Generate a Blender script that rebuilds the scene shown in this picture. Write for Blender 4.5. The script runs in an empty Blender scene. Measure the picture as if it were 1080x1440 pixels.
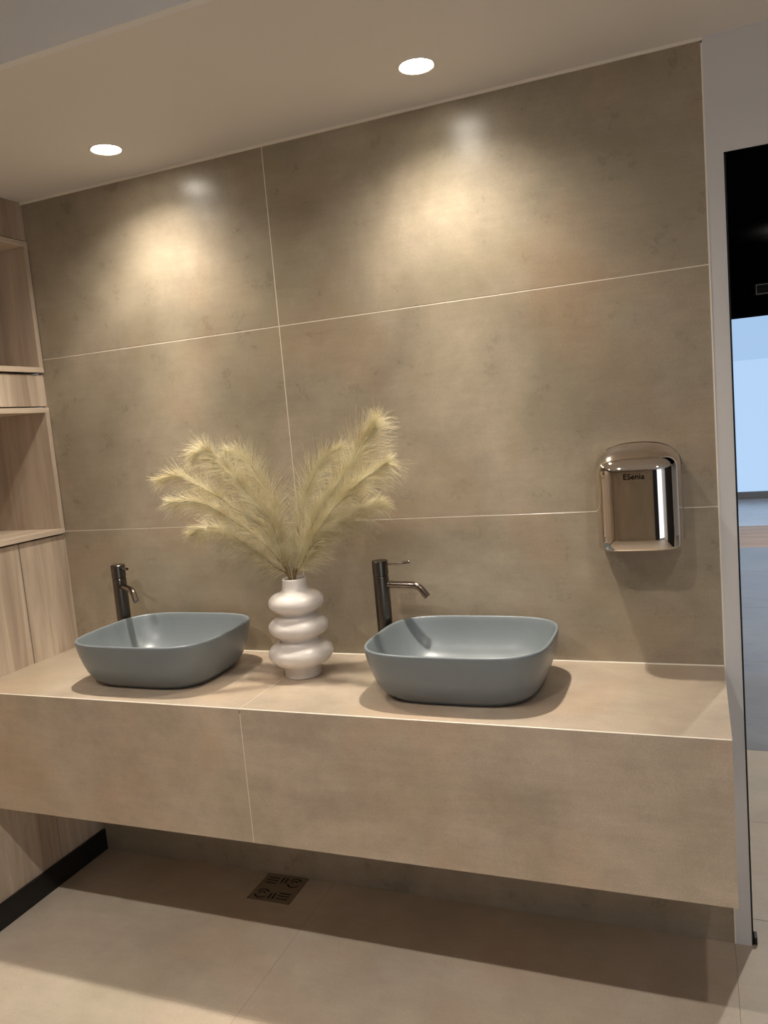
import bpy, bmesh, math, random
import numpy as np
from mathutils import Vector, Matrix
C = bpy.context.scene.collection
SC = bpy.context.scene
R = math.radians

# ------------------------------------------------------------------ camera
cam = bpy.data.cameras.new('camera'); cam_o = bpy.data.objects.new('camera', cam); C.objects.link(cam_o)
CP = Vector((2.0979, -2.1535, 1.4789))
vr = Vector((0.9276, 0.3636, -0.0859)); vu = Vector((0.0384, 0.1360, 0.9900)); vf = Vector((-0.3716, 0.9216, -0.1122))
vr.normalize(); vu = (vu - vr * vu.dot(vr)).normalized(); vb = vr.cross(vu)
cam_o.matrix_world = Matrix(((vr.x, vu.x, vb.x, CP.x), (vr.y, vu.y, vb.y, CP.y), (vr.z, vu.z, vb.z, CP.z), (0, 0, 0, 1)))
cam.sensor_fit = 'HORIZONTAL'; cam.sensor_width = 36.0; cam.lens = 36.0 * 1106.63 / 1080.0
cam.clip_start = 0.02; cam.clip_end = 60
SC.camera = cam_o

# ------------------------------------------------------------------ exposure, world, light levels
vs = SC.view_settings
SC.display_settings.display_device = 'sRGB'
vs.view_transform = 'Standard'; vs.look = 'None'; vs.gamma = 1.0; vs.use_curve_mapping = False
vs.exposure = 0.10
W_SPOT = 33.0        # warm downlights over the counter
W_CORE = 56.0        # tighter centre of the same beams
W_REAR = 58.0        # downlights in the ceiling of the room
W_HALL = 170.0        # hall lamp
E_WINDOW = 0.86      # frosted hall window
E_REAR_FILL = 2.0  # added glowing pane behind the camera, standing in for cool daylight
world = bpy.data.worlds.new('world'); SC.world = world; world.use_nodes = True
world.node_tree.nodes['Background'].inputs[0].default_value = (0.62, 0.72, 0.9, 1)
world.node_tree.nodes['Background'].inputs[1].default_value = 0.25
WARM = (1.0, 0.92, 0.80)
WARM2 = (1.0, 0.935, 0.86)

# ------------------------------------------------------------------ key dimensions (metres)
ZC = 0.777; ZB = 0.407; YD = 0.477; XR = 2.1425; XE = 2.185; ZCE = 2.3149
ZG1 = 1.7956; ZG2 = 1.1956; XG = 0.9405; XA = 0.970

# ------------------------------------------------------------------ materials
def new_mat(name):
    m = bpy.data.materials.new(name); m.use_nodes = True
    nt = m.node_tree; b = nt.nodes['Principled BSDF']
    return m, nt, b
def lin(c):
    return tuple(((x / 12.92) if x <= 0.04045 else ((x + 0.055) / 1.055) ** 2.4) for x in [v / 255.0 for v in c]) + (1,)
def simple(name, col, rough=0.5, metal=0.0, spec=0.5, noise=0.0, nscale=40):
    m, nt, b = new_mat(name)
    b.inputs['Roughness'].default_value = rough; b.inputs['Metallic'].default_value = metal
    b.inputs['Specular IOR Level'].default_value = spec
    c = lin(col)
    if noise:
        t = nt.nodes.new('ShaderNodeTexCoord'); n = nt.nodes.new('ShaderNodeTexNoise'); n.inputs['Scale'].default_value = nscale
        n.inputs['Detail'].default_value = 5
        r = nt.nodes.new('ShaderNodeValToRGB')
        r.color_ramp.elements[0].position = 0.3; r.color_ramp.elements[1].position = 0.7
        r.color_ramp.elements[0].color = tuple(x * (1 - noise) for x in c[:3]) + (1,)
        r.color_ramp.elements[1].color = tuple(min(1, x * (1 + noise)) for x in c[:3]) + (1,)
        nt.links.new(t.outputs['Object'], n.inputs['Vector']); nt.links.new(n.outputs['Fac'], r.inputs[0])
        nt.links.new(r.outputs[0], b.inputs['Base Color'])
    else:
        b.inputs['Base Color'].default_value = c
    return m
def stone(name, ca, cb, rough, bump=0.02, scale=1.0):
    """large-format concrete-look porcelain: cloudy patches, fine speckle, faint scratches"""
    m, nt, b = new_mat(name); L = nt.links.new; N = nt.nodes.new
    t = N('ShaderNodeTexCoord')
    n1 = N('ShaderNodeTexNoise'); n1.inputs['Scale'].default_value = 2.1 * scale; n1.inputs['Detail'].default_value = 9; n1.inputs['Roughness'].default_value = 0.62
    n1.inputs['Distortion'].default_value = 0.6
    n2 = N('ShaderNodeTexNoise'); n2.inputs['Scale'].default_value = 9 * scale; n2.inputs['Detail'].default_value = 10; n2.inputs['Roughness'].default_value = 0.7
    n3 = N('ShaderNodeTexNoise'); n3.inputs['Scale'].default_value = 220; n3.inputs['Detail'].default_value = 3
    for n in (n1, n2, n3): L(t.outputs['Object'], n.inputs['Vector'])
    a = N('ShaderNodeMath'); a.operation = 'MULTIPLY_ADD'; a.inputs[1].default_value = 0.38; L(n2.outputs['Fac'], a.inputs[0])
    s = N('ShaderNodeMath'); s.operation = 'MULTIPLY'; s.inputs[1].default_value = 0.62; L(n1.outputs['Fac'], s.inputs[0]); L(s.outputs[0], a.inputs[2])
    r = N('ShaderNodeValToRGB'); r.color_ramp.elements[0].position = 0.38; r.color_ramp.elements[1].position = 0.62
    r.color_ramp.elements[0].color = lin(ca); r.color_ramp.elements[1].color = lin(cb)
    L(a.outputs[0], r.inputs[0])
    # rusty, slightly pinkish clouds
    n4 = N('ShaderNodeTexNoise'); n4.inputs['Scale'].default_value = 3.3 * scale; n4.inputs['Detail'].default_value = 6
    mp = N('ShaderNodeMapping'); mp.inputs['Location'].default_value = (7.1, 3.3, 1.7); L(t.outputs['Object'], mp.inputs[0]); L(mp.outputs[0], n4.inputs['Vector'])
    r4 = N('ShaderNodeValToRGB'); r4.color_ramp.elements[0].position = 0.5; r4.color_ramp.elements[1].position = 0.72
    r4.color_ramp.elements[0].color = (0, 0, 0, 1); r4.color_ramp.elements[1].color = (0.5, 0.5, 0.5, 1); L(n4.outputs['Fac'], r4.inputs[0])
    mx = N('ShaderNodeMixRGB'); mx.blend_type = 'MIX'; L(r4.outputs[0], mx.inputs[0]); L(r.outputs[0], mx.inputs[1])
    mx.inputs[2].default_value = lin((cb[0] - 8, cb[1] - 22, cb[2] - 30))
    sp = N('ShaderNodeMixRGB'); sp.blend_type = 'OVERLAY'; sp.inputs[0].default_value = 0.18; L(mx.outputs[0], sp.inputs[1]); L(n3.outputs['Fac'], sp.inputs[2])
    # faint horizontal brush streaks and a few greenish veils
    n5 = N('ShaderNodeTexNoise'); n5.inputs['Scale'].default_value = 1.0; n5.inputs['Detail'].default_value = 7; n5.inputs['Roughness'].default_value = 0.7
    mp5 = N('ShaderNodeMapping'); mp5.inputs['Scale'].default_value = (9, 24, 60); L(t.outputs['Object'], mp5.inputs[0]); L(mp5.outputs[0], n5.inputs['Vector'])
    r5 = N('ShaderNodeValToRGB'); r5.color_ramp.elements[0].position = 0.32; r5.color_ramp.elements[1].position = 0.68
    r5.color_ramp.elements[0].color = (0.41, 0.41, 0.41, 1); r5.color_ramp.elements[1].color = (0.59, 0.59, 0.59, 1); L(n5.outputs['Fac'], r5.inputs[0])
    s5 = N('ShaderNodeMixRGB'); s5.blend_type = 'OVERLAY'; s5.inputs[0].default_value = 0.28; L(sp.outputs[0], s5.inputs[1]); L(r5.outputs[0], s5.inputs[2])
    n6 = N('ShaderNodeTexNoise'); n6.inputs['Scale'].default_value = 2.6 * scale; n6.inputs['Detail'].default_value = 5
    mp6 = N('ShaderNodeMapping'); mp6.inputs['Location'].default_value = (2.7, 9.3, 4.2); L(t.outputs['Object'], mp6.inputs[0]); L(mp6.outputs[0], n6.inputs['Vector'])
    r6 = N('ShaderNodeValToRGB'); r6.color_ramp.elements[0].position = 0.5; r6.color_ramp.elements[1].position = 0.7
    r6.color_ramp.elements[0].color = (0, 0, 0, 1); r6.color_ramp.elements[1].color = (0.30, 0.30, 0.30, 1); L(n6.outputs['Fac'], r6.inputs[0])
    s6 = N('ShaderNodeMixRGB'); L(r6.outputs[0], s6.inputs[0]); L(s5.outputs[0], s6.inputs[1]); s6.inputs[2].default_value = lin((ca[0] - 2, ca[1] + 2, ca[2] - 8))
    L(s6.outputs[0], b.inputs['Base Color'])
    rr = N('ShaderNodeMapRange'); rr.inputs[3].default_value = rough - 0.08; rr.inputs[4].default_value = rough + 0.08; L(n2.outputs['Fac'], rr.inputs[0]); L(rr.outputs[0], b.inputs['Roughness'])
    bp = N('ShaderNodeBump'); bp.inputs['Strength'].default_value = bump; bp.inputs['Distance'].default_value = 0.02
    L(n3.outputs['Fac'], bp.inputs['Height']); L(bp.outputs[0], b.inputs['Normal'])
    return m
def wood(name, ca, cb, axis):
    m, nt, b = new_mat(name); L = nt.links.new; N = nt.nodes.new
    t = N('ShaderNodeTexCoord'); mp = N('ShaderNodeMapping')
    sc = [22.0, 22.0, 22.0]; sc[axis] = 1.3
    mp.inputs['Scale'].default_value = sc; L(t.outputs['Object'], mp.inputs[0])
    n1 = N('ShaderNodeTexNoise'); n1.inputs['Scale'].default_value = 1.0; n1.inputs['Detail'].default_value = 8; n1.inputs['Roughness'].default_value = 0.65; n1.inputs['Distortion'].default_value = 0.5
    L(mp.outputs[0], n1.inputs['Vector'])
    mp2 = N('ShaderNodeMapping'); sc2 = [5.0, 5.0, 5.0]; sc2[axis] = 0.5; mp2.inputs['Scale'].default_value = sc2; L(t.outputs['Object'], mp2.inputs[0])
    n2 = N('ShaderNodeTexNoise'); n2.inputs['Scale'].default_value = 1.0; n2.inputs['Detail'].default_value = 4; L(mp2.outputs[0], n2.inputs['Vector'])
    a = N('ShaderNodeMath'); a.operation = 'MULTIPLY_ADD'; a.inputs[1].default_value = 0.5; L(n1.outputs['Fac'], a.inputs[0])
    s = N('ShaderNodeMath'); s.operation = 'MULTIPLY'; s.inputs[1].default_value = 0.5; L(n2.outputs['Fac'], s.inputs[0]); L(s.outputs[0], a.inputs[2])
    r = N('ShaderNodeValToRGB'); e = r.color_ramp.elements
    e[0].position = 0.38; e[0].color = lin(ca); e[1].position = 0.60; e[1].color = lin(cb)
    L(a.outputs[0], r.inputs[0]);
    # knots
    v = N('ShaderNodeTexVoronoi'); v.inputs['Scale'].default_value = 1.0
    mp3 = N('ShaderNodeMapping'); sc3 = [7.5, 7.5, 7.5]; sc3[axis] = 3.4; mp3.inputs['Scale'].default_value = sc3; L(t.outputs['Object'], mp3.inputs[0]); L(mp3.outputs[0], v.inputs['Vector'])
    k = N('ShaderNodeValToRGB'); k.color_ramp.elements[0].position = 0.02; k.color_ramp.elements[0].color = (0.45, 0.4, 0.36, 1); k.color_ramp.elements[1].position = 0.11; k.color_ramp.elements[1].color = (1, 1, 1, 1)
    L(v.outputs['Distance'], k.inputs[0])
    mx = N('ShaderNodeMixRGB'); mx.blend_type = 'MULTIPLY'; mx.inputs[0].default_value = 0.8; L(r.outputs[0], mx.inputs[1]); L(k.outputs[0], mx.inputs[2])
    L(mx.outputs[0], b.inputs['Base Color']); b.inputs['Roughness'].default_value = 0.55
    bp = N('ShaderNodeBump'); bp.inputs['Strength'].default_value = 0.12; bp.inputs['Distance'].default_value = 0.004; L(n1.outputs['Fac'], bp.inputs['Height']); L(bp.outputs[0], b.inputs['Normal'])
    return m
def emit(name, col, strength):
    m, nt, b = new_mat(name)
    b.inputs['Base Color'].default_value = (0.02, 0.02, 0.02, 1)
    b.inputs['Emission Color'].default_value = col + (1,); b.inputs['Emission Strength'].default_value = strength
    b.inputs['Roughness'].default_value = 0.4
    return m

M_TILE = stone('beige_wall_tile', (141, 130, 112), (170, 156, 136), 0.29)
M_COUNTER = stone('beige_counter_tile', (160, 145, 127), (190, 173, 153), 0.42)  # same tile as the wall, lightened to carry the stronger lamplight on the counter
M_FLOOR = stone('beige_floor_tile', (180, 167, 149), (206, 192, 173), 0.42, scale=0.8)
M_HALLFLOOR = stone('grey_hall_tile', (130, 129, 130), (152, 151, 152), 0.30, scale=0.7)
M_PALEFLOOR = stone('pale_polished_floor', (190, 192, 196), (206, 208, 212), 0.2, scale=0.7)
M_GROUT = simple('pale_grout', (226, 214, 196), 0.8)
M_FGROUT = simple('floor_grout', (160, 147, 130), 0.85)
M_BEAD = simple('white_sealant', (236, 226, 210), 0.5)
M_PAINT = simple('grey_white_paint', (210, 207, 205), 0.7, noise=0.02, nscale=3)
M_CEIL = simple('white_ceiling_paint', (222, 217, 212), 0.85, noise=0.02, nscale=2)
M_WALLW = simple('white_wall_paint', (226, 224, 222), 0.8)
M_WOODV = wood('pale_oak_vertical', (158, 138, 119), (216, 198, 176), 2)
M_WOODH = wood('pale_oak_horizontal', (170, 150, 130), (214, 195, 173), 1)
M_WOODX = wood('pale_oak_niche', (164, 145, 126), (202, 183, 162), 2)
M_WOODF = wood('hall_wood_floor', (176, 146, 124), (216, 190, 168), 0)
M_GAP = simple('dark_panel_gap', (46, 38, 32), 0.9)
M_BLACK = simple('black_skirting', (22, 21, 20), 0.45)
M_BLACKC = simple('black_hall_paint', (8, 8, 8), 0.6, spec=0.0)
M_DARK = simple('dark_metal_edge', (34, 34, 37), 0.4, 0.6)
M_BASIN = simple('slate_blue_glaze', (114, 121, 124), 0.42, spec=0.5, noise=0.02, nscale=60)
M_BASIN.node_tree.nodes['Principled BSDF'].inputs['Coat Weight'].default_value = 0.35
M_BASIN.node_tree.nodes['Principled BSDF'].inputs['Coat Roughness'].default_value = 0.28
M_GUN = simple('gunmetal', (104, 99, 93), 0.28, 1.0)
M_GUNL = simple('polished_gunmetal', (140, 130, 122), 0.16, 1.0)
M_VASE = simple('cream_ceramic', (218, 210, 202), 0.34, noise=0.03, nscale=25)
M_CHROME = simple('polished_steel', (214, 206, 198), 0.05, 1.0)
M_STEEL = simple('dark_outlet', (60, 56, 52), 0.4, 0.8)
M_LOGO = simple('black_print', (8, 8, 8), 0.7, spec=0.0)
M_DRAIN = simple('bronzed_grate', (150, 134, 114), 0.42, 0.5)
M_DRAINSHADE = simple('drain_shade', (16, 13, 11), 0.8)
M_TRIM = simple('white_lamp_trim', (235, 230, 222), 0.4)
M_LENS = emit('lamp_lens', (1.0, 0.93, 0.80), 38.0)
M_WINDOW = emit('frosted_window', (0.50, 0.71, 1.0), E_WINDOW)
M_WINDOWT = emit('frosted_window_upper', (0.47, 0.69, 1.0), E_WINDOW * 0.9)
M_REARFILL = emit('rear_fill_glow', (0.80, 0.88, 1.0), E_REAR_FILL)
M_STALK = simple('dry_stalk', (120, 98, 58), 0.7)
def plume_mat():
    m, nt, b = new_mat('pampas_fluff'); L = nt.links.new; N = nt.nodes.new
    t = N('ShaderNodeTexCoord'); n = N('ShaderNodeTexNoise'); n.inputs['Scale'].default_value = 25; L(t.outputs['Object'], n.inputs['Vector'])
    r = N('ShaderNodeValToRGB'); r.color_ramp.elements[0].position = 0.3; r.color_ramp.elements[1].position = 0.7
    r.color_ramp.elements[0].color = lin((232, 220, 178)); r.color_ramp.elements[1].color = lin((250, 243, 216)); L(n.outputs['Fac'], r.inputs[0])
    L(r.outputs[0], b.inputs['Base Color']); b.inputs['Roughness'].default_value = 0.6; b.inputs['Specular IOR Level'].default_value = 0.2
    tr = N('ShaderNodeBsdfTranslucent'); L(r.outputs[0], tr.inputs[0])
    mx = N('ShaderNodeMixShader'); mx.inputs[0].default_value = 0.4
    out = nt.nodes['Material Output']; L(b.outputs[0], mx.inputs[1]); L(tr.outputs[0], mx.inputs[2]); L(mx.outputs[0], out.inputs['Surface'])
    return m
M_PLUME = plume_mat()

# ------------------------------------------------------------------ helpers
def obj(name, bm, mat, parent=None, smooth=False):
    me = bpy.data.meshes.new(name)
    bmesh.ops.recalc_face_normals(bm, faces=bm.faces[:])
    bm.to_mesh(me); bm.free()
    if smooth:
        for f in me.polygons: f.use_smooth = True
        if smooth != 'all': me.set_sharp_from_angle(angle=R(smooth))
    for m in (mat if isinstance(mat, (list, tuple)) else [mat]): me.materials.append(m)
    o = bpy.data.objects.new(name, me); C.objects.link(o)
    if parent: 
        o.parent = parent; o.matrix_parent_inverse = Matrix.Translation(-parent.location)
    return o
def thing(name, label, cat, loc=(0, 0, 0), group=None):
    o = bpy.data.objects.new(name, None); C.objects.link(o); o.location = loc
    o.empty_display_size = 0.05
    return tag(o, label, cat, group)
def tag(o, label, cat, group=None):
    o['label'] = label; o['category'] = cat
    if group: o['group'] = group
    return o
def struct(o): 
    o['kind'] = 'structure'; return o
def box(bm, x0, x1, y0, y1, z0, z1, bev=0.0, seg=1, mi=0):
    r = bmesh.ops.create_cube(bm, size=1.0)
    vv = r['verts']
    for v in vv:
        v.co.x = x0 if v.co.x < 0 else x1; v.co.y = y0 if v.co.y < 0 else y1; v.co.z = z0 if v.co.z < 0 else z1
    fs = set(f for v in vv for f in v.link_faces)
    for f in fs: f.material_index = mi
    if bev:
        es = list(set(e for v in vv for e in v.link_edges))
        rr = bmesh.ops.bevel(bm, geom=es, offset=bev, segments=seg, affect='EDGES', profile=0.5)
        for f in rr['faces']: f.material_index = mi
def boxes(name, lst, mat, parent=None, bev=0.0, seg=1):
    bm = bmesh.new()
    for b in lst: box(bm, *b[:6], bev=bev, seg=seg, mi=(b[6] if len(b) > 6 else 0))
    return obj(name, bm, mat, parent)
def loops(bm, rings, close_start=False, close_end=False, mi=0):
    vr_ = [[bm.verts.new(p) for p in ring] for ring in rings]
    n = len(rings[0])
    for a, b in zip(vr_[:-1], vr_[1:]):
        for i in range(n):
            bm.faces.new((a[i], a[(i + 1) % n], b[(i + 1) % n], b[i])).material_index = mi
    if close_start: bm.faces.new(vr_[0][::-1])
    if close_end: bm.faces.new(vr_[-1])
    return vr_
def lathe(bm, prof, seg=64, c=(0, 0, 0), close_start=True, close_end=True):
    rings = [[(c[0] + r * math.cos(2 * math.pi * i / seg), c[1] + r * math.sin(2 * math.pi * i / seg), c[2] + z) for i in range(seg)] for r, z in prof]
    loops(bm, rings, close_start, close_end)
def tube(bm, pts, rads, seg=20, cap=True):
    pts = [Vector(p) for p in pts]
    if not isinstance(rads, (list, tuple)): rads = [rads] * len(pts)
    rings = []; up = None
    for i, p in enumerate(pts):
        t = (pts[min(i + 1, len(pts) - 1)] - pts[max(i - 1, 0)]).normalized()
        if up is None:
            up = Vector((0, 0, 1)) if abs(t.z) < 0.9 else Vector((1, 0, 0))
        s = t.cross(up).normalized(); up = s.cross(t).normalized()
        rings.append([p + (s * math.cos(2 * math.pi * k / seg) + up * math.sin(2 * math.pi * k / seg)) * rads[i] for k in range(seg)])
    loops(bm, rings, cap, cap)
def smooth_curve(pts, n):
    """Catmull-Rom through points -> n samples"""
    P = [np.array(p, float) for p in pts]; P = [2 * P[0] - P[1]] + P + [2 * P[-1] - P[-2]]
    out = []
    m = len(P) - 3
    for i in range(n):
        u = i / (n - 1) * m; k = min(int(u), m - 1); t = u - k
        a, b, c, d = P[k:k + 4]
        out.append(0.5 * ((2 * b) + (-a + c) * t + (2 * a - 5 * b + 4 * c - d) * t * t + (-a + 3 * b - 3 * c + d) * t ** 3))
    return np.array(out)

# ------------------------------------------------------------------ structure: room shell
G = 0.0014   # half a wall joint
# back wall: tiles of 1.2 x 0.6 m with pale joints
bm = bmesh.new()
cols = [(0.0, XG), (XG, XR)]
rows = [(0.0, 0.5956), (0.5956, ZG2), (ZG2, ZG1), (ZG1, ZCE)]
for (z0, z1) in rows:
    for (x0, x1) in (cols if z0 > 0 else [(0.0, XR)]):
        box(bm, x0 + G, x1 - (G if x1 != XR else 0), 0.0, 0.012, z0 + (G if z0 else 0), z1 - (G if z1 != ZCE else 0), bev=0.0005, mi=0)
box(bm, -0.02, XR, 0.0006, 0.09, 0.0, ZCE + 0.02, mi=1)
struct(obj('wall_back', bm, [M_TILE, M_GROUT]))
# painted end of the wall beside the opening and the header above it
struct(boxes('wall_back_end', [(XR + 0.004, XE, 0.0, 0.12, 0, 2.345)], M_PAINT))
struct(boxes('wall_header', [(XE, 3.45, 0.0, 0.02, 2.052, 2.345, 0), (XE, 3.45, 0.02, 0.12, 2.051, 2.345, 1), (XE, 3.45, 0.0005, 0.02, 2.049, 2.0519, 1)], [M_PAINT, M_BLACKC]))
struct(boxes('wall_back_far', [(3.45, 4.4, 0.0, 0.12, 0, 2.345)], M_PAINT))
struct(boxes('trim_1', [(XR, XR + 0.004, -0.001, 0.03, 0, 2.31)], M_BEAD))                 # tile edge profile
struct(boxes('trim_2', [(XE, XE + 0.0045, 0.004, 0.11, 0.0, 2.05)], M_DARK))               # dark edge of the opening
struct(boxes('trim_3', [(0.0, XR + 0.004, -0.004, 0.004, ZCE, ZCE + 0.008)], M_BEAD))      # bead under the ceiling
# left wall: oak panels with open niches between them
XL = -0.45
bm = bmesh.new()
def panel(y0, y1, z0, z1): box(bm, -0.02, 0.0, y0, y1, z0, z1, bev=0.0008)
for y0, y1 in ((-0.2035, 0.0), (-0.8035, -0.2065), (-1.4035, -0.8065), (-2.6, -1.4065), (-3.7, -2.603)):
    panel(y0, y1, 0.0, 1.184)
for z0, z1 in ((1.637, 1.746), (2.197, 2.322)):
    panel(-1.30, 0.0, z0, z1)
for y0, y1 in ((-2.6, -1.303), (-3.7, -2.603)):
    panel(y0, y1, 1.187, 2.322)
box(bm, XL - 0.05, -0.0205, -3.7, 0.0, 0.0, 1.184, mi=1)
box(bm, XL - 0.05, -0.0205, -3.7, 0.0, 1.637, 1.746, mi=1)
box(bm, XL - 0.05, -0.0205, -3.7, 0.0, 2.197, 2.63, mi=1)
box(bm, XL - 0.05, -0.0205, -3.7, -1.303, 1.184, 2.63, mi=1)
struct(obj('wall_left', bm, [M_WOODV, M_GAP]))
struct(boxes('baseboard_left', [(0.0005, 0.012, -3.6, -0.0005, 0.0, 0.079)], M_BLACK, bev=0.001))
# floor: 1.2 x 0.6 m tiles
bm = bmesh.new()
gf = 0.0006
xs = [0.0, 0.943, 2.143, 3.343, 4.543]
ys = [0.12, -0.60, -1.20, -1.80, -2.40, -3.0, -3.7]
for i in range(4):
    for j in range(len(ys) - 1):
        box(bm, xs[i] + gf, xs[i + 1] - gf, ys[j + 1] + gf, ys[j] - gf, -0.012, 0.0, bev=0.0004)
box(bm, -0.02, 4.55, -3.7, 0.12, -0.05, -0.0006, mi=1)
struct(obj('floor', bm, [M_FLOOR, M_FGROUT]))
# ceilings: lowered soffit over the counter, higher ceiling behind it
struct(boxes('ceiling_soffit', [(-0.5, 4.4, -0.724, 0.12, ZCE + 0.0085, 2.50)], M_CEIL))
struct(boxes('ceiling', [(-0.5, 4.4, -3.7, -0.70, 2.60, 2.70), (-0.5, 4.4, -0.745, -0.724, ZCE + 0.0085, 2.60)], M_WALLW))
# right wall and wall behind the camera with an added fill panel and added dark slabs
struct(boxes('wall_right', [(4.1, 4.2, -3.7, 0.0, 0, 2.65)], M_WALLW))
struct(boxes('wall_front', [(-0.1, 2.95, -3.8, -3.7, 0, 2.65), (4.05, 4.2, -3.8, -3.7, 0, 2.65), (2.95, 4.05, -3.8, -3.7, 2.4, 2.65), (2.95, 4.05, -3.8, -3.7, 0, 0.15)], M_TILE))
struct(boxes('rear_fill_panel', [(2.95, 4.05, -3.77, -3.75, 0.15, 2.4)], M_REARFILL))  # glowing panel put in as cool fill from behind the camera
struct(boxes('reflected_dark_2', [(2.35, 2.85, -3.70, -3.66, 0, 2.1)], M_BLACK, bev=0.002))  # unseen slab standing in for a person's dark reflection in the dryer
struct(boxes('reflected_dark_1', [(4.05, 4.10, -2.2, -0.15, 0, 2.15)], M_BLACK, bev=0.002))  # unseen slab put in to darken the right edge of the dryer's reflection

# ------------------------------------------------------------------ structure: hall behind the opening
HX0, HX1 = 0.6, 7.0
bm = bmesh.new()
for (x0, x1) in ((HX0, 2.143), (2.143, 3.343), (3.343, 4.543), (4.543, HX1)):
    for y0, y1 in ((0.1206, 0.68), (0.68, 1.284)):
        box(bm, x0 + gf, x1 - gf, y0 + gf, y1 - gf, -0.012, 0.0, bev=0.0004)
box(bm, HX0, HX1, 0.1206, 6.0, -0.05, -0.0006, mi=1)
struct(obj('floor_threshold', bm, [M_FLOOR, M_FGROUT]))
bm = bmesh.new()
yy = [1.284, 2.48, 3.68, 4.88, 6.0]
for (x0, x1) in ((HX0, 2.143), (2.143, 4.543), (4.543, HX1)):
    for y0, y1 in zip(yy[:-1], yy[1:]):
        box(bm, x0 + 0.002, x1 - 0.002, y0 + 0.002, y1 - 0.002, -0.0005, 0.0, mi=0)
struct(obj('floor_hall', bm, M_HALLFLOOR))
struct(boxes('floor_wood', [(HX0, HX1, 6.002, 7.33, -0.02, 0.0)], M_WOODF))
struct(boxes('floor_polished', [(HX0, HX1, 7.332, 9.9, -0.02, 0.0)], M_PALEFLOOR))
struct(boxes('ceiling_hall', [(HX0, HX1, 0.121, 9.9, 3.19, 3.25), (HX0, HX1, 0.121, 0.16, 2.346, 3.19)], M_BLACKC))
struct(boxes('wall_hall_bulkhead', [(HX0, HX1, 8.0, 8.35, 2.345, 3.19)], M_BLACKC))
struct(boxes('wall_hall_left', [(HX0 - 0.1, HX0, 0.12, 10.0, 0, 3.25)], M_WALLW))
struct(boxes('wall_hall_right', [(HX1, HX1 + 0.1, 0.12, 10.0, 0, 3.25)], M_WALLW))
struct(boxes('window_1', [(HX0, HX1, 9.80, 9.83, 0.10, 1.90, 0), (HX0, HX1, 9.80, 9.83, 1.90, 3.19, 1)], [M_WINDOW, M_WINDOWT]))
struct(boxes('trim_4', [(HX0, HX1, 9.76, 9.83, 0.0, 0.10)], M_HALLFLOOR))
for k, x in enumerate((1.9, 4.2, 5.6)):
    struct(boxes('trim_%d' % (5 + k), [(x, x + 0.05, 9.76, 9.80, 0.10, 3.19)], M_DARK))

# ------------------------------------------------------------------ lights
def spot(name, loc, power, size_deg, blend, rad, col, rot=(0, 0, 0)):
    l = bpy.data.lights.new(name, 'SPOT'); l.energy = power; l.spot_size = R(size_deg); l.spot_blend = blend
    l.shadow_soft_size = rad; l.color = col
    o = bpy.data.objects.new(name, l); C.objects.link(o); o.location = loc; o.rotation_euler = rot
    return o
def downlight(x, y, z, label, group, power, size, blend, col, core=0):
    t = thing('recessed_downlight', label, 'ceiling lamp', (x, y, z), group)
    bm = bmesh.new()
    lathe(bm, [(0.0405, 0.004), (0.0405, -0.001), (0.0435, -0.0025), (0.048, -0.0015), (0.049, 0.0), (0.049, 0.004)], 48, (x, y, z), False, False)
    obj('trim_ring', bm, M_TRIM, t, smooth='all')
    bm = bmesh.new(); lathe(bm, [(0.0, -0.0015), (0.020, -0.0012), (0.0404, 0.0)], 48, (x, y, z), False, False)
    bmesh.ops.remove_doubles(bm, verts=bm.verts, dist=1e-5)
    obj('lens', bm, M_LENS, t, smooth='all')
    s = spot('downlight_beam', (x, y, z - 0.006), power, size, blend, 0.028, col)
    s.parent = t; s.matrix_parent_inverse = Matrix.Translation(-Vector((x, y, z)))
    if core:
        for nm, pw, sz, bl in (('downlight_core', core, 54, 1.0), ('downlight_field', core * 0.20, 104, 0.5)):
            s = spot(nm, (x, y, z - 0.006), pw, sz, bl, 0.028, col)
            s.parent = t; s.matrix_parent_inverse = Matrix.Translation(-Vector((x, y, z)))
    return t
ZS = ZCE + 0.0085
downlight(0.560, -0.222, ZS, 'round warm recessed ceiling lamp above the left basin', 'downlights over the counter', W_SPOT, 142, 1.0, WARM, W_CORE)
downlight(1.507, -0.232, ZS, 'round warm recessed ceiling lamp above the right basin', 'downlights over the counter', W_SPOT, 142, 1.0, WARM, W_CORE)
for k, x in enumerate((0.62, 1.55, 2.52)):
    downlight(x, -1.70, 2.60, ('recessed lamp of the room ceiling nearest the oak wall', 'middle recessed lamp of the room ceiling', 'recessed lamp of the room ceiling nearest the doorway')[k], 'downlights of the room', W_REAR * (1.25, 1.0, 0.75)[k], 135, 0.8, WARM2)
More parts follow.
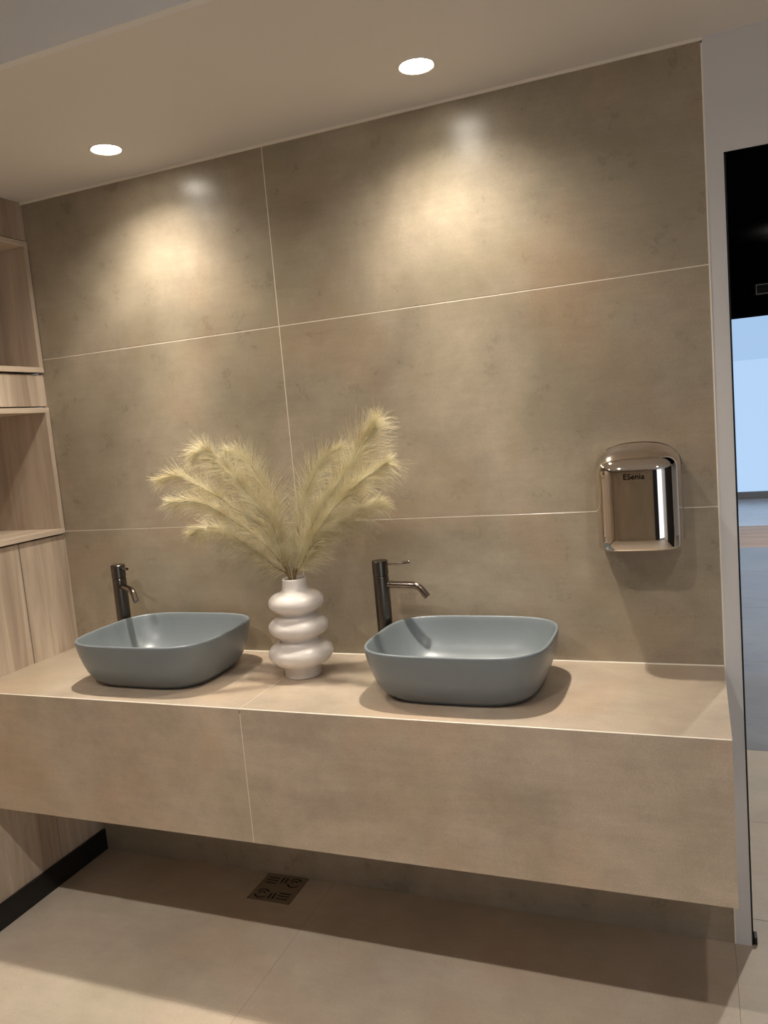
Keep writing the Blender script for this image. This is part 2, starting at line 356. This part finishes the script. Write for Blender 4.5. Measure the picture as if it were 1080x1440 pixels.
def hall_lamp(x, y, z, power, up, label):
    t = thing('hall_spotlight', label, 'ceiling lamp', (x, y, z))
    dz = -1 if not up else 1
    zb = z + (0.0 if not up else -0.26)
    bm = bmesh.new(); lathe(bm, [(0.008, 0.0), (0.008, -0.12)] if not up else [(0.008, 0.0), (0.008, -0.26)], 16, (x, y, z), True, True); obj('stem', bm, M_BLACK, t, smooth=40)
    bm = bmesh.new(); c0 = -0.12 if not up else -0.26
    lathe(bm, [(0.045, c0), (0.045, c0 - 0.10), (0.041, c0 - 0.10), (0.041, c0 - 0.02)] if not up else [(0.041, c0 - 0.02), (0.041, c0 + 0.0), (0.045, c0 + 0.0), (0.045, c0 - 0.10)], 32, (x, y, z), not up, True); obj('housing', bm, M_BLACK, t, smooth=40)
    o = spot('hall_beam', (x, y, z + c0 - (0.105 if not up else -0.02)), power, 150, 0.6, 0.04, (1, 0.95, 0.88), (math.pi if up else 0, 0, 0))
    o.parent = t; o.matrix_parent_inverse = Matrix.Translation((-x, -y, -z))
hall_lamp(2.95, 2.5, 3.19, W_HALL, False, 'black spotlight hanging from the hall ceiling near the doorway')
hall_lamp(3.6, 6.0, 3.19, W_HALL, False, 'black spotlight hanging from the hall ceiling over the wood floor')
hall_lamp(3.35, 7.62, 3.19, 420.0, True, 'black uplight added out of view to make the hall ceiling gleam by the bulkhead')  # unseen lamp, added only to brighten the black ceiling near the bulkhead

# ------------------------------------------------------------------ niches in the oak wall
def niche(z0, z1, y0, label):
    t = thing('wall_niche', label, 'shelf', (0, -0.6, z0), 'open niches in the oak wall')
    y1 = 0.0; T = 0.018; F = 0.011
    ya = -0.003
    boxes('bottom_board', [(-0.42, F, y0, ya, z0, z0 + T)], M_WOODH, t, bev=0.0008)
    boxes('top_board', [(-0.42, F, y0, ya, z1 - T, z1)], M_WOODH, t, bev=0.0008)
    boxes('side_board', [(-0.42, F, ya - T, ya, z0 + T, z1 - T)], M_WOODX, t, bev=0.0008)
    boxes('side_board', [(-0.42, F, y0, y0 + T, z0 + T, z1 - T)], M_WOODX, t, bev=0.0008)
    boxes('back_board', [(-0.435, -0.42, y0, ya, z0, z1)], M_WOODX, t)
niche(1.752, 2.192, -1.28, 'upper open oak niche in the left wall, just below the ceiling')
niche(1.190, 1.632, -1.28, 'lower open oak niche in the left wall, above the plain oak panels')

# ------------------------------------------------------------------ counter
cn = thing('vanity_counter', 'long floating beige stone tiled counter under the two basins', 'counter', (XR / 2, -0.001, ZB))
g = 0.0011
def slab(name, b): 
    return boxes(name, [b], M_COUNTER, cn, bev=0.0009)
def prism(name, x0, x1, prof, mat):
    bm = bmesh.new(); loops(bm, [[(x0, y, z) for y, z in prof], [(x1, y, z) for y, z in prof]], True, True)
    return obj(name, bm, mat, cn)
TOPP = [(-YD + 0.0022, ZC), (-0.004, ZC), (-0.004, ZC - 0.012), (-YD + 0.0142, ZC - 0.012)]
FRONTP = [(-YD, ZC - 0.0022), (-YD, ZB), (-YD + 0.012, ZB), (-YD + 0.012, ZC - 0.0142)]
for x0, x1 in ((0.0005, XA - g), (XA + g, XR)):
    prism('countertop_slab', x0, x1, TOPP, M_COUNTER); prism('front_panel', x0, x1, FRONTP, M_COUNTER)
prism('mitre_joint', 0.001, XR - 0.0003, [(-YD + 0.0002, ZC - 0.0022), (-YD + 0.0008, ZC - 0.0008), (-YD + 0.0022, ZC - 0.0002), (-YD + 0.0141, ZC - 0.0121), (-YD + 0.0121, ZC - 0.0141)], M_BEAD)
slab('end_panel', (XR - 0.012, XR, -YD + 0.0125, -0.001, ZB, ZC - 0.0135))
boxes('underside_panel', [(0.0005, XR - 0.0125, -YD + 0.0125, -0.001, ZB + 0.002, ZB + 0.014)], M_COUNTER, cn)
boxes('joint_filler', [(XA - g, XA + g, -YD + 0.003, -0.005, ZC - 0.011, ZC - 0.0005)], M_GROUT, cn)
boxes('joint_filler', [(XA - g, XA + g, -YD + 0.0005, -YD + 0.0115, ZB + 0.001, ZC - 0.015)], M_GROUT, cn)
boxes('sealant_bead', [(0.001, XR, -0.0052, -0.0006, ZC - 0.004, ZC + 0.0028)], M_BEAD, cn, bev=0.0008)

# ------------------------------------------------------------------ basins
def sup(cx, cy, hx, hy, z, n=3.7, seg=96):
    out = []
    for i in range(seg):
        a = 2 * math.pi * i / seg; c, s = math.cos(a), math.sin(a)
        r = (abs(c) ** n + abs(s) ** n) ** (-1 / n)
        out.append((cx + hx * r * c, cy + hy * r * s, z))
    return out
BH = 0.140
def basin(cx, cy, label):
    t = thing('vessel_basin', label, 'basin', (cx, cy, ZC), 'slate blue vessel basins')
    bm = bmesh.new(); HX, HY = 0.239, 0.196
    prof = [(0.062, 0.0), (0.058, 0.0005), (0.056, 0.004), (0.050, 0.008), (0.040, 0.016), (0.031, 0.028), (0.022, 0.046), (0.0145, 0.068), (0.008, 0.092), (0.003, 0.116), (0.0006, BH - 0.009), (0.0, BH - 0.004), (0.0014, BH - 0.0012), (0.004, BH), (0.0068, BH - 0.0012), (0.0082, BH - 0.004),
            (0.011, BH - 0.016), (0.016, BH - 0.034), (0.023, BH - 0.054), (0.032, BH - 0.074), (0.043, BH - 0.092), (0.058, BH - 0.107), (0.078, BH - 0.117), (0.105, BH - 0.122), (0.140, BH - 0.124), (0.172, BH - 0.1245)]
    rings = []
    for ins, z in prof:
        n = 3.7 - 1.2 * max(0, ins - 0.05) / 0.13
        rings.append(sup(cx, cy, HX - ins, HY - ins, ZC + z, n))
    loops(bm, rings, True, True)
    obj('bowl', bm, M_BASIN, t, smooth='all')
    bm = bmesh.new(); lathe(bm, [(0.030, BH - 0.1245), (0.030, BH - 0.121), (0.028, BH - 0.119), (0.0, BH - 0.1175)], 40, (cx, cy, ZC), True, False)
    bmesh.ops.remove_doubles(bm, verts=bm.verts, dist=1e-5)
    tag_ = obj('drain_cap', bm, M_GUN, t, smooth=40)
    return t
basin(0.572, -0.237, 'slate blue rounded vessel basin next to the oak wall')
basin(1.513, -0.237, 'slate blue rounded vessel basin nearest the hand dryer')

# ------------------------------------------------------------------ faucets
def faucet(x, y, az, label):
    t = thing('mixer_faucet', label, 'faucet', (x, y, ZC), 'tall gunmetal mixer faucets')
    r = 0.0225; top = 1.090 - ZC; d = Vector((math.cos(az), math.sin(az), 0))
    bm = bmesh.new(); lathe(bm, [(r + 0.004, 0), (r + 0.004, 0.004), (r + 0.001, 0.006), (r, 0.008)], 40, (x, y, ZC)); obj('base_ring', bm, M_GUN, t, smooth=40)
    bm = bmesh.new(); lathe(bm, [(r, 0.006), (r, top - 0.046), (r - 0.001, top - 0.045), (r - 0.0025, top - 0.045)], 48, (x, y, ZC)); obj('body', bm, M_GUN, t, smooth=40)
    bm = bmesh.new(); lathe(bm, [(r - 0.0025, top - 0.046), (r - 0.0025, top - 0.043), (r - 0.001, top - 0.043), (r + 0.0004, top - 0.0415), (r + 0.0004, top - 0.0015), (r - 0.001, top), (0.004, top + 0.0006)], 48, (x, y, ZC)); cap = obj('cap', bm, M_GUN, t, smooth=40)
    bm = bmesh.new()
    z0 = top - 0.070
    pts = [(r - 0.006, z0), (0.045, z0 - 0.0005), (0.075, z0 - 0.001), (0.094, z0 - 0.002)]
    for k in range(1, 9):
        a = R(6.5 * k); pts.append((0.094 + 0.035 * math.sin(a), z0 - 0.002 - 0.035 * (1 - math.cos(a))))
    ex, ez = pts[-1]; a = R(52); pts += [(ex + 0.012 * math.cos(a), ez - 0.012 * math.sin(a)), (ex + 0.026 * math.cos(a), ez - 0.026 * math.sin(a))]
    tube(bm, [Vector((x, y, ZC + q[1])) + d * q[0] for q in pts], 0.0098, 24)
    obj('spout', bm, M_GUNL, t, smooth=40)
    bm = bmesh.new()
    hp = [(r - 0.004, top - 0.0105), (0.05, top - 0.009), (0.09, top - 0.0055), (0.0915, top - 0.0054)]
    tube(bm, [Vector((x, y, ZC + q[1])) + d * q[0] for q in hp], [0.0042, 0.0042, 0.0042, 0.0034], 16)
    obj('lever', bm, M_GUNL, t, smooth=40)
    return t
faucet(0.307, -0.10, R(-31), 'tall gunmetal mixer faucet beside the basin next to the oak wall')
faucet(1.243, -0.10, R(-1), 'tall gunmetal mixer faucet between the vase and the right basin')

# ------------------------------------------------------------------ vase
VX, VY = 1.016, -0.200
def vase():
    bm = bmesh.new()
    key = [(0.044, 0.0), (0.0505, 0.001), (0.0525, 0.004), (0.0528, 0.030)]
    def ring(zc_, rmax, rlo, rhi, hl, hh):
        out = []
        for k in range(1, 18):
            a = -math.pi / 2 + math.pi * k / 18
            h = hl if a < 0 else hh; rb = rlo if a < 0 else rhi
            out.append((rb + (rmax - rb) * math.cos(a) ** 0.98, zc_ + h * math.sin(a)))
        return out
    key += ring(0.0716, 0.0935, 0.053, 0.055, 0.035, 0.0265)
    key += [(0.0543, 0.1095)]
    key += ring(0.1470, 0.0865, 0.055, 0.0505, 0.0265, 0.0255)
    key += [(0.0500, 0.182)]
    key += ring(0.2170, 0.0800, 0.0505, 0.0400, 0.0255, 0.029)
    key += [(0.0385, 0.252), (0.0365, 0.262), (0.0350, 0.274), (0.0345, 0.282), (0.0340, 0.2845), (0.0325, 0.2855), (0.0305, 0.2845), (0.0300, 0.280), (0.031, 0.255), (0.033, 0.23), (0.045, 0.20), (0.045, 0.02), (0.0, 0.016)]
    lathe(bm, key, 80, (VX, VY, ZC), True, False)
    bmesh.ops.remove_doubles(bm, verts=bm.verts, dist=1e-5)
    o = obj('ringed_vase', bm, M_VASE, None, smooth='all')
    return tag(o, 'cream ceramic vase of three stacked bulging rings between the basins', 'vase')
vase()

# ------------------------------------------------------------------ pampas plumes
rng = np.random.default_rng(7)
PATHS = [
 ('leftmost pampas plume, its tip reaching farthest toward the oak wall', [(0.998,-0.2,1.072),(0.947,-0.214,1.202),(0.84,-0.228,1.288),(0.812,-0.242,1.314),(0.708,-0.256,1.376),(0.655,-0.27,1.37)], 0.050, 1.0, 0.00040),
 ('short pampas plume just under the leftmost one, front of the bunch', [(0.998,-0.2,1.072),(0.951,-0.233,1.168),(0.86,-0.265,1.253),(0.793,-0.297,1.301),(0.728,-0.33,1.31)], 0.046, 0.9, 0.00040),
 ('broad pampas plume with a curled drooping tip, left of centre', [(0.998,-0.2,1.076),(0.991,-0.2,1.11),(0.959,-0.2,1.234),(0.903,-0.2,1.298),(0.849,-0.2,1.367),(0.806,-0.2,1.407),(0.769,-0.2,1.443),(0.735,-0.2,1.436)], 0.066, 1.5, 0.00040),
 ('pampas plume left of the gap, most upright of the left side', [(1.005,-0.2,1.076),(0.97,-0.184,1.211),(0.953,-0.168,1.278),(0.913,-0.152,1.34),(0.854,-0.136,1.414),(0.79,-0.12,1.437)], 0.052, 1.2, 0.00040),
 ('lowest pampas plume on the left, shaded below the others', [(0.997,-0.2,1.068),(0.95,-0.185,1.092),(0.853,-0.17,1.155),(0.741,-0.155,1.207),(0.642,-0.14,1.190)], 0.046, 0.9, 0.00040),
 ('tallest pampas plume, its tip highest of all on the right', [(1.019,-0.2,1.076),(1.025,-0.196,1.088),(1.089,-0.192,1.214),(1.156,-0.188,1.299),(1.242,-0.184,1.404),(1.298,-0.18,1.484)], 0.066, 1.6, 0.00040),
 ('pampas plume right of the gap, behind and left of the tallest', [(1.015,-0.2,1.076),(1.010,-0.18,1.09),(1.025,-0.16,1.191),(1.057,-0.14,1.305),(1.101,-0.12,1.382),(1.147,-0.10,1.419)], 0.056, 1.2, 0.00040),
 ('pampas plume in front of and just below the tallest one', [(1.024,-0.2,1.076),(1.047,-0.21,1.096),(1.132,-0.22,1.217),(1.217,-0.23,1.293),(1.28,-0.24,1.337),(1.348,-0.25,1.372)], 0.056, 1.2, 0.00040),
 ('lowest pampas plume on the right, leaning over the right faucet', [(1.023,-0.2,1.072),(1.057,-0.183,1.111),(1.134,-0.165,1.196),(1.219,-0.147,1.243),(1.278,-0.13,1.259)], 0.046, 1.0, 0.00040),
]
def filaments(name, path, width, dens, rad, parent):
    n = int(1500 * dens); S = 8
    cv = smooth_curve(path, 80)
    seglen = np.linalg.norm(np.diff(cv, axis=0), axis=1); cum = np.concatenate([[0], np.cumsum(seglen)]); tot = cum[-1]
    u = 0.03 + 0.97 * rng.random(n) ** 0.85
    idx = np.clip(np.searchsorted(cum, u * tot) - 1, 0, len(cv) - 2)
    base = cv[idx] + (cv[idx + 1] - cv[idx]) * rng.random((n, 1))
    tan = cv[idx + 1] - cv[idx]; tan /= np.linalg.norm(tan, axis=1, keepdims=True)
    # side direction around the rachis
    ph = rng.random(n) * 2 * np.pi
    ref = np.tile(np.array([0.0, 1.0, 0.0]), (n, 1)); s1 = np.cross(tan, ref); s1 /= np.linalg.norm(s1, axis=1, keepdims=True); s2 = np.cross(s1, tan)
    side = s1 * np.cos(ph)[:, None] + s2 * np.sin(ph)[:, None] * 0.4
    env = np.where(u < 0.35, 0.75 + 0.25 * u / 0.35, np.where(u < 0.7, 1.0, 1.0 - 0.45 * (u - 0.7) / 0.3))
    ln = (width * 1.75 * env * (0.5 + 0.7 * rng.random(n)))[:, None]
    ang = (0.30 + 0.66 * rng.random(n)) * np.where(u > 0.7, 1.0 - 1.1 * (u - 0.7), 1.0)
    ang = ang[:, None]
    dirv = tan * np.cos(ang) + side * np.sin(ang)
    # hairs of one tuft bend together
    ncl = 90; cl = (np.floor(u * 16) * 5 + np.floor(ph / (2 * np.pi) * 5)).astype(int) % ncl
    cn_ = rng.normal(0, 0.10, (ncl, 3))[cl]; cd = (0.35 + 0.65 * rng.random(ncl))[cl]
    droop = (cd * (0.35 + 0.40 * rng.random(n)))[:, None] * np.array([0, 0, -1.0])
    curl = cn_ + side * 0.10 + rng.normal(0, 0.07, (n, 3))
    P = []
    for k in range(S):
        s = k / (S - 1)
        q = base + ln * (dirv * s + (droop * 0.55 + curl) * s * s + rng.normal(0, 0.006, (n, 3)) * s)
        P.append(q)
    P = np.stack(P, 1)                                        # n,S,3
    if True:                                                  # keep off the wall and above the vase lip
        P[..., 1] = np.minimum(P[..., 1], -0.006)
    T = np.gradient(P, axis=1); T /= np.linalg.norm(T, axis=2, keepdims=True) + 1e-9
    A = np.cross(T, np.array([0.31, 0.87, 0.38])); A /= np.linalg.norm(A, axis=2, keepdims=True) + 1e-9
    B = np.cross(T, A)
    rr = (rad * (1.0 - 0.72 * np.linspace(0, 1, S)))[None, :, None] * (0.75 + 0.5 * rng.random((n, 1, 1)))
    V = np.stack([P + rr * (A * math.cos(a) + B * math.sin(a)) for a in (0, 2 * math.pi / 3, 4 * math.pi / 3)], 2)   # n,S,3,3
    verts = V.reshape(-1, 3)
    o0 = (np.arange(n) * S * 3)[:, None, None]; ks = (np.arange(S - 1) * 3)[None, :, None]; js = np.arange(3)[None, None, :]; jn = (js + 1) % 3
    a = o0 + ks + js; b = o0 + ks + jn; c = b + 3; d = a + 3
    F = np.stack([a, b, c, d], -1).reshape(-1, 4)
    me = bpy.data.meshes.new(name)
    me.vertices.add(len(verts)); me.vertices.foreach_set('co', verts.astype(np.float32).ravel())
    me.loops.add(F.size); me.loops.foreach_set('vertex_index', F.astype(np.int32).ravel())
    me.polygons.add(len(F)); me.polygons.foreach_set('loop_start', np.arange(0, F.size, 4, dtype=np.int32))
    me.polygons.foreach_set('use_smooth', np.ones(len(F), dtype=bool))
    me.update(calc_edges=True); me.validate()
    me.materials.append(M_PLUME)
    o = bpy.data.objects.new(name, me); C.objects.link(o); o.parent = parent; o.matrix_parent_inverse = Matrix.Translation(-parent.location)
    return o
for label, pts, width, dens, rad in PATHS:
    p0 = Vector(pts[0])
    foot = Vector((VX + (p0.x - VX) * -0.6 + (pts[-1][0] - VX) * -0.02, VY + (pts[-1][1] - VY) * -0.05, ZC + 0.06))
    t = thing('pampas_plume', 'dried cream ' + label, 'dried plant', foot, 'pampas plumes in the ringed vase'); t['kind'] = 'thing'
    full = [tuple(foot), tuple(p0 + (foot - p0) * 0.35)] + pts
    sc_ = smooth_curve(full, 50)
    bm = bmesh.new(); tube(bm, [tuple(q) for q in sc_], [0.0021 * (1 - 0.5 * i / 49) for i in range(50)], 8)
    obj('stalk', bm, M_STALK, t, smooth='all')
    filaments('fluff', pts, width, dens, rad, t)

# ------------------------------------------------------------------ hand dryer
def dryer():
    cx = 1.955; t = thing('hand_dryer', 'polished steel hand dryer with domed top on the tiled wall', 'hand dryer', (cx, 0.0, 1.10))
    z0 = 1.109; z1 = 1.305; z2 = 1.372; a0 = 0.105; d0 = 0.146; n = 4.2; seg = 64
    def sec(a, d, z):
        out = []
        for i in range(seg + 1):
            th = math.pi * i / seg; c, s = math.cos(th), math.sin(th)
            r = (abs(c) ** n + abs(s) ** n) ** (-1 / n)
            out.append((cx + a * r * c, -0.0008 - d * r * s, z))
        return out
    rings = []
    for ins, z in ((0.012, z0), (0.006, z0 + 0.0006), (0.002, z0 + 0.003), (0.0, z0 + 0.008)):
        rings.append(sec(a0 - ins, d0 - ins, z))
    for k in range(1, 7): rings.append(sec(a0, d0, z0 + 0.008 + (z1 - z0 - 0.008) * k / 6))
    for k in range(1, 25):
        f = math.sin(math.pi / 2 * k / 24) if k < 24 else 0.9995
        z = z1 + (z2 - z1) * f
        ka = max(0.0, 1 - f ** 2.6) ** (1 / 2.4); kd = max(0.0, 1 - f ** 2.0) ** (1 / 2.0)
        rings.append(sec(max(a0 * ka, 0.004), max(d0 * kd, 0.002), z))
    bm = bmesh.new()
    vr_ = [[bm.verts.new(p) for p in r] for r in rings]
    for A, B in zip(vr_[:-1], vr_[1:]):
        for i in range(seg): bm.faces.new((A[i], A[i + 1], B[i + 1], B[i]))
        bm.faces.new((A[seg], A[0], B[0], B[seg]))
    bm.faces.new(vr_[-1])
    obj('cover', bm, M_CHROME, t, smooth=60)
    # flat back plate, a little wider than the cover
    def arch(m, y):
        return [(cx + (a0 + m) * (1 if q[0] > 0 else -1) * abs(q[0]), y, z0 + 0.008 + (z2 + m - z0 - 0.008) * q[1]) for q in shape]
    shape = [(1, 0)]
    for k in range(0, 41):
        a = math.pi * k / 40; c, s = math.cos(a), math.sin(a); r_ = (abs(c) ** 2.6 + abs(s) ** 2.6) ** (-1 / 2.6)
        shape.append((r_ * c, 0.70 + 0.30 * r_ * s))
    shape.append((-1, 0))
    bm = bmesh.new()
    loops(bm, [arch(0.002, -0.0006), arch(0.002, -0.005), arch(0.001, -0.006)], True, True)
    obj('back_plate', bm, M_CHROME, t, smooth=40)
    bm = bmesh.new(); r0 = sec(a0 - 0.0105, d0 - 0.0105, z0 + 0.0012); r1 = sec(a0 - 0.0105, d0 - 0.0105, z0 + 0.006); loops(bm, [r0, r1], True, True)
    bp = obj('bottom_plate', bm, M_STEEL, t)
    bm = bmesh.new(); lathe(bm, [(0.022, 0.004), (0.022, -0.004), (0.019, -0.006), (0.018, 0.002)], 32, (cx, -0.075, z0 + 0.001), False, True); obj('air_outlet', bm, M_STEEL, bp, smooth=40)
    # printed maker's mark
    cu = bpy.data.curves.new('mark', 'FONT'); cu.body = 'ESenia'; cu.size = 0.0195; cu.align_x = 'CENTER'; cu.align_y = 'CENTER'; cu.extrude = 0.0002; cu.offset = 0.00035
    tmp = bpy.data.objects.new('mark', cu); C.objects.link(tmp)
    dg = bpy.context.evaluated_depsgraph_get(); me = bpy.data.meshes.new_from_object(tmp.evaluated_get(dg))
    bpy.data.objects.remove(tmp)
    for v in me.vertices:                        # wrap onto the curved front
        X, Z = v.co.x - 0.003, v.co.y; u = abs(X) / a0
        yy_ = d0 * (1 - u ** n) ** (1 / n)
        v.co = Vector((cx + X, -0.0008 - yy_ - 0.0004 - v.co.z, 1.2955 + Z))
    me.materials.clear(); me.materials.append(M_LOGO)
    o = bpy.data.objects.new('maker_mark', me); C.objects.link(o); o.parent = t; o.matrix_parent_inverse = Matrix.Translation(-t.location)
    o['label'] = 'small black printed lettering'
dryer()

# ------------------------------------------------------------------ floor drain
def drain():
    x0, x1, y0, y1 = 0.698, 0.850, -0.146, -0.004; cx, cy = (x0 + x1) / 2, (y0 + y1) / 2; w, h = x1 - x0, y1 - y0
    t = thing('floor_drain', 'square bronzed floor drain grate under the counter', 'drain', (cx, cy, 0))
    cu = bpy.data.curves.new('g', 'CURVE'); cu.dimensions = '2D'; cu.fill_mode = 'BOTH'; cu.extrude = 0.0007
    def poly(pts):
        s = cu.splines.new('POLY'); s.points.add(len(pts) - 1); s.use_cyclic_u = True
        for p, q in zip(s.points, pts): p.co = (q[0], q[1], 0, 1)
    e = 0.006
    poly([(x0 + e, y0 + e), (x1 - e, y0 + e), (x1 - e, y1 - e), (x0 + e, y1 - e)])
    def slot(ax, ay, bx, by, r=0.0034):
        a = Vector((ax, ay)); b = Vector((bx, by)); d = (b - a).normalized(); n_ = Vector((-d.y, d.x)); pts = []
        for k in range(7): th = -math.pi / 2 + math.pi * k / 6; pts.append(b + (d * math.cos(th) + n_ * math.sin(th)) * r)
        for k in range(7): th = math.pi / 2 + math.pi * k / 6; pts.append(a + (d * math.cos(th) + n_ * math.sin(th)) * r)
        poly(pts)
    def arc(ox, oy, R_, a0, a1, r=0.0032):
        pts = [(ox + (R_ + r) * math.cos(R(a0 + (a1 - a0) * k / 14)), oy + (R_ + r) * math.sin(R(a0 + (a1 - a0) * k / 14))) for k in range(15)]
        pts += [(ox + (R_ - r) * math.cos(R(a1 - (a1 - a0) * k / 14)), oy + (R_ - r) * math.sin(R(a1 - (a1 - a0) * k / 14))) for k in range(15)]
        poly(pts)
    for sx, sy, flip in ((-1, -1, 0), (1, 1, 0), (1, -1, 1), (-1, 1, 1)):
        ox, oy = cx + sx * 0.040, cy + sy * 0.037
        if flip:
            for k in (-1, 0, 1): slot(ox - 0.020, oy + k * 0.014, ox + 0.018, oy + k * 0.014)
        else:
            arc(ox, oy, 0.010, 20, 200); arc(ox, oy, 0.022, 200, 330); arc(ox, oy, 0.022, 30, 160)
    for sx in (-1, 1): 
        slot(cx + sx * 0.007, cy - 0.056, cx + sx * 0.007, cy - 0.030); slot(cx + sx * 0.007, cy + 0.030, cx + sx * 0.007, cy + 0.056)
    tmp = bpy.data.objects.new('g', cu); C.objects.link(tmp)
    dg = bpy.context.evaluated_depsgraph_get(); me = bpy.data.meshes.new_from_object(tmp.evaluated_get(dg)); bpy.data.objects.remove(tmp)
    for v in me.vertices: v.co.z += 0.0022
    me.materials.clear(); me.materials.append(M_DRAIN)
    o = bpy.data.objects.new('grate', me); C.objects.link(o); o.parent = t; o.matrix_parent_inverse = Matrix.Translation(-t.location)
    boxes('frame', [(x0, x1, y0, y0 + e - 0.0008, 0.0002, 0.003), (x0, x1, y1 - e + 0.0008, y1, 0.0002, 0.003), (x0, x0 + e - 0.0008, y0, y1, 0.0002, 0.003), (x1 - e + 0.0008, x1, y0, y1, 0.0002, 0.003)], M_DRAIN, t, bev=0.0003)
    boxes('shade_sheet', [(x0 + 0.003, x1 - 0.003, y0 + 0.003, y1 - 0.003, 0.0002, 0.0011)], M_DRAINSHADE, t)  # thin sheet, near-black colour stands in for the shade below the slots
drain()

# ------------------------------------------------------------------ small hall things
sg = thing('hall_sign', 'small faint dark sign high on the black bulkhead in the hall', 'sign', (2.90, 7.99, 2.60))
boxes('sign_plate', [(2.78, 3.08, 7.975, 7.998, 2.55, 2.68)], M_BLACK, sg, bev=0.002)
boxes('sign_border', [(2.795, 3.065, 7.972, 7.9755, 2.560, 2.566), (2.795, 3.065, 7.972, 7.9755, 2.662, 2.667), (2.795, 2.80, 7.972, 7.9755, 2.566, 2.662)], M_PAINT, sg)
boxes('sign_bar', [(2.83, 2.87, 7.972, 7.9755, 2.60, 2.63)], M_STEEL, sg)
boxes('sign_bar', [(2.89, 2.93, 7.972, 7.9755, 2.60, 2.63)], M_STEEL, sg)
tag(boxes('floor_stop', [(2.1905, 2.199, 0.004, 0.035, 0.0, 0.022)], M_BLACK, bev=0.002), 'small black stop on the floor at the doorway edge', 'door stop')
